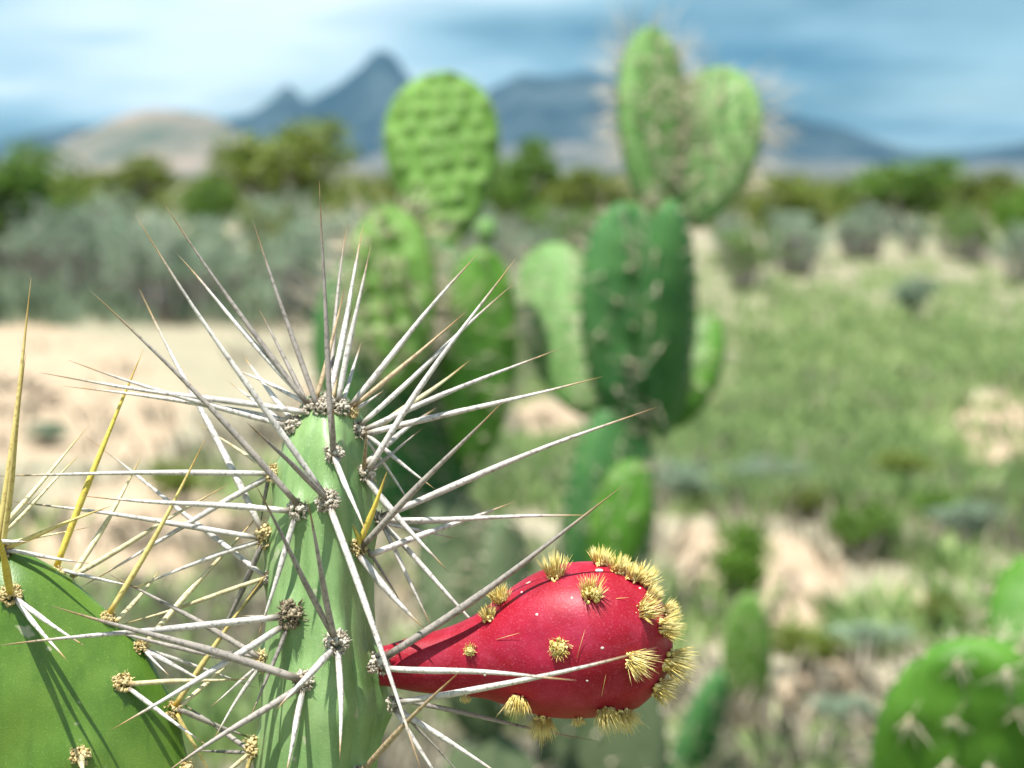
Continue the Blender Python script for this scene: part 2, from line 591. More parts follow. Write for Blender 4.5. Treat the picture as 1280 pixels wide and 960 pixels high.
plant('tree', 'olive', 1450, 40, 2.0, 2.6, 'far_tree', 'olive tree beyond the dark green bush', 'tree')

for i in range(44):
    z = random.choice((17.3, 18.5, 20, 22.5, 26)) + random.uniform(-.6, .6)
    px = random.uniform(-260, 640)
    h = random.uniform(0.85, 1.12) + (z - 17) * 0.012
    cl = random.choice(('grey', 'grey', 'grey', 'grey', 'olive'))
    row = 'standing along the edge of the pale sand' if z < 19.2 else 'deep in the thicket behind the pale sand'
    lab = ('dry grey-leaved shrub with upright twigs ' if cl == 'grey' else 'olive-leaved shrub with upright twigs ') + row
    plant('shrub', cl, px, z, h, random.uniform(1.0, 1.5), 'dry_shrub', lab, 'shrub', ('grey ' if cl == 'grey' else 'olive ') + 'shrubs ' + row)
for i in range(26):
    z = random.uniform(22, 34)
    px = random.uniform(640, 1420)
    cl = random.choice(('grey', 'grey', 'olive', 'green'))
    plant('shrub', cl, px, z, random.uniform(0.7, 1.05), random.uniform(1.1, 1.7), 'field_shrub', cl + '-leaved twiggy shrub in the row across the far side of the grassy field', 'shrub', cl + ' shrubs across the far side of the field')

# far scrub that reads as one mass
q, f = [], []
nc = 2400
zz_ = np.exp(rng.uniform(math.log(45), math.log(900), nc))
xx_ = (rng.uniform(-1300, 2580, nc) - 640) / 2560 * zz_
hh_ = rng.uniform(0.6, 1.5, nc) * (1 + (zz_ > 120) * 0.5)
cents = [(xx_[i] + rng.normal() * hh_[i] * .5, zz_[i], hh_[i] * rng.uniform(.35, .75)) for i in range(nc) for _ in range(3)]
rads = [hh_[i] * rng.uniform(.35, .6) for i in range(nc) for _ in range(3)]
q, f = leaves(200000, cents, rads, 0.13, 0.0)
tag(obj('far_scrub', mesh_from('far_scrub', q, f, False), M_LOL), 'olive scrub covering the plain below the mountains', 'scrub', kind='stuff')

# grass and low herbs
SAND = [((-300, 412, 330, 590), 0.94), ((330, 440, 560, 620), 0.8), ((640, 490, 735, 570), 0.9), ((825, 645, 935, 770), 0.97), ((925, 670, 1045, 810), 0.97),
        ((1095, 728, 1165, 780), 0.97), ((1165, 485, 1330, 610), 0.9), ((480, 640, 620, 800), 0.7), ((560, 900, 700, 1000), 0.8),
        ((880, 900, 960, 1000), 0.7), ((1000, 880, 1060, 980), 0.7), ((0, 590, 330, 760), 0.55), ((1040, 690, 1060, 760), .8), ((960, 820, 1100, 950), .6), ((700, 900, 860, 1010), .7), ((1130, 640, 1230, 700), .6)]


def sand_patch(x0, y0, x1, y1, seed):
    V, F, na, nr = [], [], 48, 6
    cxs, cys = (x0 + x1) / 2, (y0 + y1) / 2
    for i in range(nr):
        r_ = (i + 1) / nr
        for k in range(na):
            a = 2 * math.pi * k / na
            w = 1 + 0.30 * noise.noise((math.cos(a) * 1.6, math.sin(a) * 1.6, seed)) + 0.14 * noise.noise((math.cos(a) * 5, math.sin(a) * 5, seed))
            g = ground_at(cxs + math.cos(a) * (x1 - x0) / 2 * r_ * w, cys - math.sin(a) * (y1 - y0) / 2 * r_ * w)
            V.append((g.x, g.y, gheight(g.x, g.y) + 0.022 - 0.034 * r_ ** 3))
    g = ground_at(cxs, cys)
    V.append((g.x, g.y, gheight(g.x, g.y) + 0.022))
    F = grid_faces(nr, na) + [(len(V) - 1, k, (k + 1) % na) for k in range(na)]
    return tag(obj('sand_patch', mesh_from('sand_patch', V, F), M_SAND), kind='structure')


for i, (q_, _p) in enumerate(SAND):
    sand_patch(*q_, i * 3.7)


def tufts(count, ylo, yhi, xlo, xhi, mat, name, label, hlo, hhi, spread, nb, keep, width=0.006):
    A, F, n = [], [], 0
    made = 0
    while made < count:
        x = rng.uniform(xlo, xhi)
        y = ylo + (yhi - ylo) * rng.random() ** 0.8
        bad = False
        for (x0, y0, x1, y1), pr in SAND:
            ccx, ccy = (x0 + x1) / 2, (y0 + y1) / 2
            if ((x - ccx) / (x1 - x0) * 2) ** 2 + ((y - ccy) / (y1 - y0) * 2) ** 2 < 1.1 and rng.random() < pr:
                bad = True
        made += 1
        if bad or not keep(x, y):
            continue
        g = ground_at(x, y)
        sc_ = 1 + g.y * 0.02
        h = rng.uniform(hlo, hhi, nb)
        a = rng.uniform(0, 6.283, nb)
        k = rng.random(nb)
        bx = g.x + np.cos(a) * spread * k * 0.6 * sc_
        by = g.y + np.sin(a) * spread * k * 0.6 * sc_
        le = h * rng.uniform(0.2, 0.8, nb)
        tx, ty = bx + np.cos(a) * le, by + np.sin(a) * le
        wv = width * sc_
        wx, wy = -np.sin(a) * wv, np.cos(a) * wv
        mx, my, mz = bx + np.cos(a) * le * .4, by + np.sin(a) * le * .4, h * 0.65
        z0 = np.full(nb, -0.02)
        v = np.stack([np.stack([bx - wx, by - wy, z0], 1), np.stack([bx + wx, by + wy, z0], 1), np.stack([mx + wx, my + wy, mz], 1),
                      np.stack([tx, ty, h], 1), np.stack([mx - wx, my - wy, mz], 1)], 1).reshape(-1, 3)
        A.append(v)
        n += nb
    V = np.concatenate(A)
    f = np.arange(len(V)).reshape(-1, 5)
    return tag(obj(name, mesh_from(name, V, f, False), mat), label, 'grass', kind='stuff')


def nz(x, y, s):
    g = ground_at(x, y)
    return noise.noise((g.x * s, g.y * s, 7.3))


tufts(8500, 300, 640, 560, 2500, M_GRS, 'meadow_grass', 'olive green grass of the open field', .03, .11, .3, 14, lambda x, y: x > 820 or nz(x, y, .4) > -.1)
tufts(11000, 500, 1400, -1700, 3000, M_GRS, 'green_herb', 'low green herbs among the patches of sand', .03, .12, .18, 14, lambda x, y: nz(x, y, 1.1) > -.05, .005)
tufts(9000, 480, 1400, -1700, 3000, M_DRY, 'dry_grass', 'straw-coloured dry grass and twigs among the herbs', .03, .14, .22, 12, lambda x, y: nz(x + 333, y, 1.0) > -.15, .004)
tufts(3000, 380, 600, -1500, 640, M_DRY, 'dry_stubble', 'sparse dry stubble at the margin of the pale sand', .04, .14, .2, 9, lambda x, y: nz(x, y, .5) > -.05, .004)
tufts(500, 330, 420, -500, 640, M_LGY, 'thicket_grass', 'grey-green undergrowth between the grey thicket shrubs', .1, .3, .3, 14, lambda x, y: y < 412)

cents = []  # leaves out of view, added to damp ground bounce on the fruit
while len(cents) < 120:
    a_, r_ = random.uniform(0, 6.283), random.uniform(0.0, 1.0) ** .6 * 2.3
    x_, y_ = math.cos(a_) * r_, 0.6 + math.sin(a_) * r_
    if math.hypot(x_, y_) > 0.3:
        cents.append((x_, y_, random.uniform(.08, .42)))
q, f = leaves(42000, cents, [random.uniform(.14, .26) for _ in cents], .028)
tag(obj('undergrowth', mesh_from('undergrowth', q, f, False), M_LGR), 'unseen green undergrowth added round the cacti to cut light from the ground', 'undergrowth', kind='stuff')

# low herb clumps that stand apart in the lower right ground
for (px, py, h, w, cl) in ((1085, 705, .2, .3, 'green'), (925, 800, .34, .24, 'green'), (1170, 670, .16, .3, 'green'), (1010, 650, .13, .3, 'olive'), (1130, 610, .16, .4, 'olive'),
                           (1005, 850, .15, .26, 'olive'), (1080, 830, .12, .25, 'grey'), (965, 615, .13, .4, 'grey'), (1215, 690, .18, .3, 'grey'), (860, 640, .2, .3, 'grey'),
                           (1050, 930, .12, .2, 'grey'), (1180, 800, .13, .25, 'olive'), (230, 640, .2, .3, 'olive'), (60, 560, .13, .3, 'grey'), (700, 930, .16, .25, 'green'), (600, 900, .12, .2, 'olive')):
    g = ground_at(px, py)
    plant('bush', cl, (g.x / g.y) * 2560 + 640, g.y, h, w, 'herb_clump', 'low leafy ' + cl + ' herb clump growing on the open sandy ground', 'herb', cl + ' herb clumps on the sandy ground')


# ------------------------------------------------------------------ prickly pear pads
def pad_width(v, ob):
    vv = v ** ob
    return math.sqrt(max(0.0, 1 - (2 * vv - 1) ** 2))


def build_pad(parent, base, tip, width, thick, yaw=0.0, mat=None, ob=1.4, tub=0.0025, pitch=0.022, spine=0.035, nsp=4, seed=0, label=None, name='pad', rows=30, segs=40, spread=0.9, thk=0.012, jit=1.0):
    """one flat cactus joint: base/tip world points, width & thickness in metres, yaw turns the face about its long axis"""
    rs = random.Random(seed)
    base, tip = Vector(base), Vector(tip)
    zax = (tip - base)
    ln = zax.length
    zax.normalize()
    xax = RT - zax * RT.dot(zax)
    xax.normalize()
    yax = zax.cross(xax)
    rot = Matrix.Rotation(yaw, 3, zax)
    xax, yax = rot @ xax, rot @ yax
    W, T = width / 2, thick / 2
    # areoles on a diamond lattice, both faces and the rim
    ar = []
    nz_ = max(3, int(ln / pitch))
    for i in range(nz_):
        v = (i + 0.6) / nz_
        w = W * pad_width(v, ob)
        nx = int(2 * w / (pitch * 1.15))
        for j in range(nx):
            x = (j - (nx - 1) / 2 + (0.25 if i % 2 else -0.25)) * pitch * 1.15 + rs.uniform(-.22, .22) * pitch * jit
            if abs(x) < w * 0.86:
                for s in (-1, 1):
                    ar.append((x, s, v + rs.uniform(-.2, .2) * pitch / ln * jit))
    V = []

    def surf(v, x_rel, s):
        w = W * pad_width(v, ob)
        h = T * (pad_width(v, ob) ** 0.8) * (1 + 0.35 * (1 - v))
        return w, h
    arx = {s_: np.array([(q[0], q[2] * ln) for q in ar if q[1] == s_] or [(9, 9)]) for s_ in (-1, 1)}
    vs = [0.5 - 0.5 * math.cos(math.pi * (i + 0.15) / (rows - 1 + 0.3)) for i in range(rows)]
    for v in vs:
        w, h = surf(v, 0, 0)
        for k in range(segs):
            a = 2 * math.pi * k / segs
            ca, sa = math.cos(a), math.sin(a)
            x = w * math.copysign(abs(ca) ** 0.85, ca)
            y = h * math.copysign(abs(sa) ** 0.75, sa)
            z = v * ln
            if tub:
                s = 1 if y > 0 else -1
                dsp = float(np.exp(-((arx[s][:, 0] - x) ** 2 + (arx[s][:, 1] - z) ** 2) / (pitch * 0.40) ** 2).sum())
                y += s * tub * min(1, dsp) * min(1, abs(sa) * 1.5)
            wob = 0.012 * W * noise.noise((x * 30, z * 30, seed))
            V.append(xax * x + yax * (y + wob) + zax * z)
    F = [f for f in grid_faces(rows, segs)]
    F.append(tuple(range(segs))[::-1])
    F.append(tuple((rows - 1) * segs + k for k in range(segs)))
    pad = obj(name, mesh_from(name, V, F), mat, parent, base)
    if label:
        pad['label'] = label
    if nsp:
        mb = MB()
        # rim areoles too
        rim = []
        for i in range(nz_ + 2):
            v = 0.25 + 0.75 * (i + .5) / (nz_ + 2)
            rim += [(W * pad_width(v, ob) * s, 0, v, s) for s in (-1, 1)]
        for q in ar + rim:
            if len(q) == 3:
                x, s, v = q
                w, h = surf(v, 0, 0)
                yy = s * (h * (max(0, 1 - (abs(x) / max(w, 1e-4)) ** 2.2)) ** 0.4 + tub)
                p = xax * x + yax * yy + zax * v * ln
                nrm = (yax * s + xax * (x / W) * 0.5 + zax * 0.15).normalized()
            else:
                x, _, v, s = q
                p = xax * x + zax * v * ln
                nrm = (xax * s + zax * (v - 0.55) * 1.6).normalized()
            rr_ = pitch * 0.08
            ico = [(1, 0, 0), (-1, 0, 0), (0, 1, 0), (0, -1, 0), (0, 0, 1), (0, 0, -1)]
            mb.add([p + Vector(c) * rr_ for c in ico], [(0, 2, 4), (2, 1, 4), (1, 3, 4), (3, 0, 4), (2, 0, 5), (1, 2, 5), (3, 1, 5), (0, 3, 5)])
            for _ in range(nsp):
                d = (nrm + Vector((rs.gauss(0, spread), rs.gauss(0, spread), rs.gauss(0, spread))) * 0.6).normalized()
                l_ = spine * rs.uniform(0.4, 1.2)
                V2, F2 = tube([p, p + d * l_ * .6, p + d * l_], [spine * thk, spine * thk * .85, spine * thk * .15], 3)
                mb.add(V2, F2)
        tag(obj('spine_cluster', mb.mesh('spine_cluster'), M_PSP, pad, base), kind='stuff')
    return pad


def trunk_chain(parent, top, width, mat, seed, nsp=2, foot=None, thick=None, spine=0.03):
    """joints stacked from the ground up to a point out of or low in the frame"""
    top = Vector(top)
    foot = Vector(foot) if foot else Vector((top.x + random.uniform(-.03, .03), top.y + random.uniform(-.02, .05), -0.03))
    n = max(2, round((top - foot).length / 0.3))
    for i in range(n):
        a = foot.lerp(top, i / n)
        b_ = foot.lerp(top, (i + 1) / n) + (top - foot).normalized() * 0.03
        build_pad(parent, a, b_, width * (1.15 - 0.1 * i / n), (thick or width * 0.3), random.uniform(-.5, .5), mat, 1.1, 0.001, 0.04, spine, nsp, seed + i, rows=18, segs=26)


# tall prickly pear, right of the middle
DR = 2.05
e = empty('tall_prickly_pear', (P(745, 900, DR).x, DR, 0), 'tall prickly pear with two light pads rising above a dark shaded pad', 'cactus')
mpx = DR / 2560
build_pad(e, P(812, 262, DR), P(816, 34, DR + .03), 100 * mpx, .028, 0.55, M_BACK, 1.25, .002, .017, .045, 5, 21, 'narrow pale green upper pad turned sideways')
build_pad(e, P(868, 285, DR + .02), P(906, 84, DR + .05), 128 * mpx, .028, -0.25, M_BACK, 1.3, .0025, .018, .045, 5, 22, 'broad pale green upper pad')
build_pad(e, P(785, 565, DR - .02), P(783, 252, DR - .05), 122 * mpx, .045, 0.35, M_BACKD, 1.35, .004, .026, .03, 4, 23, 'pad coloured dark green for the shade of the upper pads', rows=44, segs=60)
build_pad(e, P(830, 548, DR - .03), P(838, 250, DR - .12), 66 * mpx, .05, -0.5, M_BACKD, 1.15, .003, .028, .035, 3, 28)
build_pad(e, P(735, 520, DR + .05), P(682, 305, DR + .12), 122 * mpx, .03, -0.2, M_BACK, 1.2, .002, .02, .035, 3, 24)
build_pad(e, P(842, 535, DR + .0), P(882, 388, DR + .04), 82 * mpx, .03, -0.3, M_LOWP, 1.2, .002, .02, .03, 4, 25)
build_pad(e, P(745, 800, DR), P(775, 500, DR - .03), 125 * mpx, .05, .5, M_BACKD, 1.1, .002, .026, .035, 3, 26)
build_pad(e, P(752, 740, DR - .05), P(795, 575, DR - .06), 75 * mpx, .03, -.3, M_LOWP, 1.2, .003, .022, .03, 4, 27)
trunk_chain(e, P(748, 820, DR), .13, M_OLDSH, 30)

# prickly pear left of it
DL = 1.95
mpx = DL / 2560
e = empty('knobbly_prickly_pear', (P(600, 900, DL).x, DL, 0), 'prickly pear with one round knobbly bright green pad on top', 'cactus')
build_pad(e, P(562, 318, DL + .05), P(546, 92, DL + .1), 152 * mpx, .03, -.1, M_BACKG, 1.55, .009, .0185, .008, 3, 41, 'round knobbly bright green top pad', rows=64, segs=90, jit=.75)
build_pad(e, P(500, 490, DL - .03), P(482, 258, DL - .02), 122 * mpx, .032, -.45, M_BACKG, 1.2, .008, .02, .035, 12, 42, rows=56, segs=80)
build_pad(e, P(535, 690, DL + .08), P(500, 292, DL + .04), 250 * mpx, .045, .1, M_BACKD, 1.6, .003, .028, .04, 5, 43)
build_pad(e, P(590, 590, DL + .02), P(604, 308, DL + .0), 100 * mpx, .035, .3, M_LOWP, 1.2, .004, .024, .03, 5, 44)
bud = build_pad(e, P(606, 306, DL), P(608, 272, DL), 27 * mpx, .018, 0, M_BACK, 1.2, .001, .008, .006, 2, 45, 'small pale green bud', name='flower_bud', rows=14, segs=18)
build_pad(e, P(610, 930, DL), P(560, 610, DL + .03), 130 * mpx, .05, .6, M_OLDSH, 1.1, .003, .028, .035, 3, 46)
build_pad(e, P(625, 900, DL - .02), P(630, 640, DL - .02), 90 * mpx, .04, .9, M_OLDSH, 1.1, .003, .028, .035, 3, 47)
trunk_chain(e, P(612, 950, DL), .14, M_OLDSH, 50)

# bottom right prickly pear, closer
DB = 1.25
mpx = DB / 2560
e = empty('low_prickly_pear', (P(1240, 1000, DB).x, DB, 0), 'low bright green prickly pear whose broad pads carry pale spine bundles', 'cactus')
build_pad(e, P(1225, 1190, DB + .03), P(1212, 800, DB - .06), 250 * mpx, .035, -.1, M_LOWP, 1.35, .005, .026, .022, 14, 61, spread=1.1, thk=.011)
build_pad(e, P(1335, 960, DB + .09), P(1300, 690, DB + .14), 170 * mpx, .03, -.2, M_LOWP, 1.35, .005, .026, .022, 14, 62, spread=1.1, thk=.011)
build_pad(e, P(1330, 1240, DB + .04), P(1335, 930, DB + .09), 170 * mpx, .03, -.2, M_LOWP, 1.35, .003, .026, .024, 5, 63)
trunk_chain(e, P(1270, 1200, DB), .15, M_BACKD, 70)

# little leaning cactus stalk and a young pad on the ground
g = ground_at(838, 1010)
e = empty('leaning_cactus', g, 'short blue-green cactus stalk leaning behind the red fruit', 'cactus')
build_pad(e, g - Vector((0, 0, .02)), P(902, 838, g.y), 52 * g.y / 2560, .06, .2, M_BACKD, 1.0, .002, .03, .03, 3, 81)
g = ground_at(930, 905)
e = empty('young_cactus', g, 'upright young cactus pad standing in bare sand', 'cactus')
build_pad(e, g - Vector((0, 0, .02)), P(936, 742, g.y), 64 * g.y / 2560, .05, -.2, M_BACKG, 1.1, .002, .03, .03, 3, 82)

# ------------------------------------------------------------------ foreground: woolly areoles and spines
def areole_mesh(name, seed, r, n=90, hairs=44):
    """knobbly cushion of matted wool: many small lumps plus short stiff hairs; local +Z is outward"""
    rs = random.Random(seed)
    bm = bmesh.new()
    for i in range(n):
        a, k = rs.uniform(0, 6.283), rs.random() ** 0.6
        p = Vector((math.cos(a) * k * r * .85, math.sin(a) * k * r * .85, r * (0.52 * (1 - k * k) + rs.uniform(-.15, .12))))
        s = r * rs.uniform(.10, .21)
        m = Matrix.Translation(p) @ Matrix.Rotation(rs.uniform(0, 6), 4, Vector((rs.random(), rs.random(), rs.random() + .1)).normalized()) @ Matrix.Diagonal((s, s * rs.uniform(.6, 1), s * rs.uniform(.6, 1.2), 1))
        bmesh.ops.create_icosphere(bm, subdivisions=1, radius=1, matrix=m)
    for v in bm.verts:
        v.co += Vector((noise.noise(v.co * 2600), noise.noise(v.co * 2600 + Vector((9, 1, 3))), noise.noise(v.co * 2600 + Vector((2, 7, 5))))) * r * .13
    me = bpy.data.meshes.new(name)
    bm.to_mesh(me)
    bm.free()
    V = [v.co.copy() for v in me.vertices]
    F = [tuple(p.vertices) for p in me.polygons]
    for i in range(hairs):
        a, k = rs.uniform(0, 6.283), rs.random() ** 0.5
        p = Vector((math.cos(a) * k * r * .8, math.sin(a) * k * r * .8, r * .3))
        d = Vector((math.cos(a) * k + rs.gauss(0, .3), math.sin(a) * k + rs.gauss(0, .3), 1 - .4 * k)).normalized() * r * rs.uniform(.28, .55)
        V2, F2 = tube([p, p + d * .6, p + d], [r * .03, r * .022, r * .005], 3)
        b0 = len(V)
        V += V2
        F += [tuple(q + b0 for q in f) for f in F2]
    return V, F


def oriented(V, nrm):
    q = nrm.to_track_quat('Z', 'Y').to_matrix()
    return [q @ v for v in V]


def spine_mesh(vec, r0, bend, seed, sides=8, n=14):
    rs = random.Random(seed)
    L_ = vec.length
    side = vec.normalized().orthogonal().normalized()
    side = Matrix.Rotation(rs.uniform(0, 6.28), 3, vec.normalized()) @ side
    pts, rad, tt = [], [], []
    for i in range(n):
        t_ = i / (n - 1)
        p = vec * t_ + side * (bend * L_ * math.sin(math.pi * t_)) + side.cross(vec.normalized()) * (L_ * 0.004 * math.sin(7 * t_ + seed))
        pts.append(p)
        r = r0 * (0.92 + 0.10 * math.sin(math.pi * min(1, t_ * 2.2))) * min(1.0, ((1 - t_) / 0.62)) ** 0.75
        r *= 1 + 0.04 * rs.uniform(-1, 1)
        rad.append(max(r, r0 * 0.035))
        tt += [t_] * sides
    V, F = tube(pts, rad, sides)
    return V, F, tt


def hit(bvh, x, y, center_d=FOC, axis=None):
    loc, nrm, _, _ = bvh.ray_cast(CAM, ray(x, y).normalized())
    if loc is None:
        loc, nrm, _, _ = bvh.find_nearest(P(x, y, center_d))
    if axis is not None and nrm.dot(loc - axis) < 0:
        nrm = -nrm
    return loc, nrm


PX = FOC / 2560           # metres per photograph pixel at the fruit


def place_spines(thing, areoles, data, bvh, pad_list, sub):
    """areoles: (x, y, radius px, material); data: (bx, by, tx, ty, kind, forward mm, width px)"""
    recs = []
    for i, (x, y, r, mat, *dep) in enumerate(areoles):
        loc, nrm = hit(bvh, x, y, FOC + .016, P(pad_list[0] or x, y + 12, FOC + pad_list[1]))
        if dep:
            loc = P(x, y, dep[0])
        V, F = areole_mesh('areole', 100 + i + sub, r * PX)
        nrm = (nrm + Vector((0, -.15, .25))).normalized()
        o = obj('areole', mesh_from('areole', oriented(V, nrm), F), mat, thing, loc)
        recs.append((x, y, loc, nrm, o))
    for i, (bx, by, tx, ty, k, dz, w) in enumerate(data):
        a = min(recs, key=lambda q: (q[0] - bx) ** 2 + (q[1] - by) ** 2)
        da = (a[2] - CAM).dot(FWD)
        base = P(bx, by, da - 0.0008)
        off = base - a[2]
        lim = 0.0045
        if off.length > lim:
            near = a[2] + off * (lim / off.length)
        tipd = da - dz * 0.001
        tip = P(tx, ty, tipd)
        if off.length > lim * 2.2:
            base = bvh.find_nearest(base)[0]
        else:
            base = base.lerp(a[2] + a[3] * 0.0006, 0.4)
        vec = tip - base
        V, F, tt = spine_mesh(vec, w * PX * 0.5, random.uniform(-.02, .02), i + sub)
        obj('spine', mesh_from('spine', V, F, True, {'t': tt}), SPM[k], a[4], base)
    return recs


# ---- spiny stem that carries the fruit
ys = [500, 506, 514, 526, 545, 575, 615, 660, 710, 760, 810, 850, 890, 930, 970, 1030, 1100, 1180, 1260, 1320]
xl = [400, 386, 376, 366, 357, 347, 340, 335, 331, 328, 325, 323, 321, 319, 317, 313, 315, 325, 345, 365]
xr = [424, 434, 441, 447, 453, 459, 464, 467, 468, 469, 472, 481, 487, 477, 470, 468, 462, 452, 438, 425]
yy = np.linspace(500, 1320, 230)
lx, rx = np.interp(yy, ys, xl), np.interp(yy, ys, xr)
ker = np.ones(9) / 9
lx = np.convolve(np.pad(lx, 4, 'edge'), ker, 'valid')
rx = np.convolve(np.pad(rx, 4, 'edge'), ker, 'valid')
SA = [(366, 531, 17, M_WOOL), (386, 511, 13, M_WOOL), (403, 509, 15, M_WOOL), (412, 501, 13, M_WOOL), (395, 503, 11, M_WOOL), (424, 503, 11, M_WOOL), (426, 510, 14, M_WOOL), (440, 514, 12, M_WOOLY), (449, 538, 15, M_WOOL), (417, 567, 15, M_WOOL),
      (410, 627, 18, M_WOOL), (372, 637, 16, M_WOOL), (341, 592, 15, M_WOOLY), (332, 670, 19, M_WOOLY), (457, 592, 15, M_WOOL), (475, 650, 14, M_WOOL), (448, 684, 14, M_WOOLY),
      (363, 768, 21, M_WOOLD), (421, 803, 19, M_WOOL), (380, 851, 16, M_WOOL), (473, 830, 18, M_WOOL, .4045), (490, 880, 13, M_WOOL, .405), (330, 826, 17, M_WOOLY), (318, 935, 18, M_WOOLY), (334, 722, 10, M_WOOL),
      (448, 968, 14, M_WOOL), (372, 1010, 16, M_WOOL), (430, 1060, 17, M_WOOL), (330, 1050, 15, M_WOOL)]
SEG = 144
V = []
for i, y in enumerate(yy):
    cx_, hw = (lx[i] + rx[i]) / 2, (rx[i] - lx[i]) / 2
    for k in range(SEG):
        a = 2 * math.pi * k / SEG
        rib = 1 + 0.045 * math.cos(5 * a + 0.35) * min(1, (y - 500) / 60) + 0.012 * math.cos(13 * a + y * 0.004)
        for ga, gd in ((3.30, .02), (3.62, .03), (3.98, .035), (4.32, .022), (5.35, .03), (5.8, .03), (6.1, .02)):
            rib -= gd * math.exp(-((a - ga - 0.03 * math.sin(y * .012 + ga * 5)) / .055) ** 2) * min(1, max(0, (y - 530) / 80))
        c_, s_ = math.cos(a), math.sin(a)
        dep = FOC + 0.018 + s_ * hw * PX * 1.45 * rib
        x = cx_ + c_ * hw * (0.955 + (rib - 1))
        V.append(P(x, y + 1.5 * noise.noise((a * 2, y * .02, 3)), dep))
F = grid_faces(len(yy), SEG)
F.append(tuple(range(SEG))[::-1])
F.append(tuple((len(yy) - 1) * SEG + k for k in range(SEG)))
bv = BVHTree.FromPolygons(V, F)
# swellings under every areole
cen = [hit(bv, a[0], a[1], FOC + .016, P(402, a[1] + 12, FOC + .018)) for a in SA]
V2 = []
for v in V:
    d = Vector((0, 0, 0))
    for (p, n_), a in zip(cen, SA):
        dx = v - p
        up_ = dx.dot(UP)
        q = (dx - UP * up_).length_squared / (a[2] * PX * 1.0) ** 2 + (up_ / (a[2] * PX * (2.2 if up_ < 0 else 1.3))) ** 2
        if q < 6:
            d += n_ * (math.exp(-q) * a[2] * PX * 0.62)
    V2.append(v + d)
stem_root = empty('spiny_cactus', (P(400, 960).x, FOC + .02, 0), 'pale green spiny cactus stem with long grey spines, bearing the red fruit', 'cactus')
stem = obj('stem', mesh_from('stem', [v - V2[0] for v in V2], F), M_STEM, stem_root, V2[0])
bv = BVHTree.FromPolygons(V2, F)

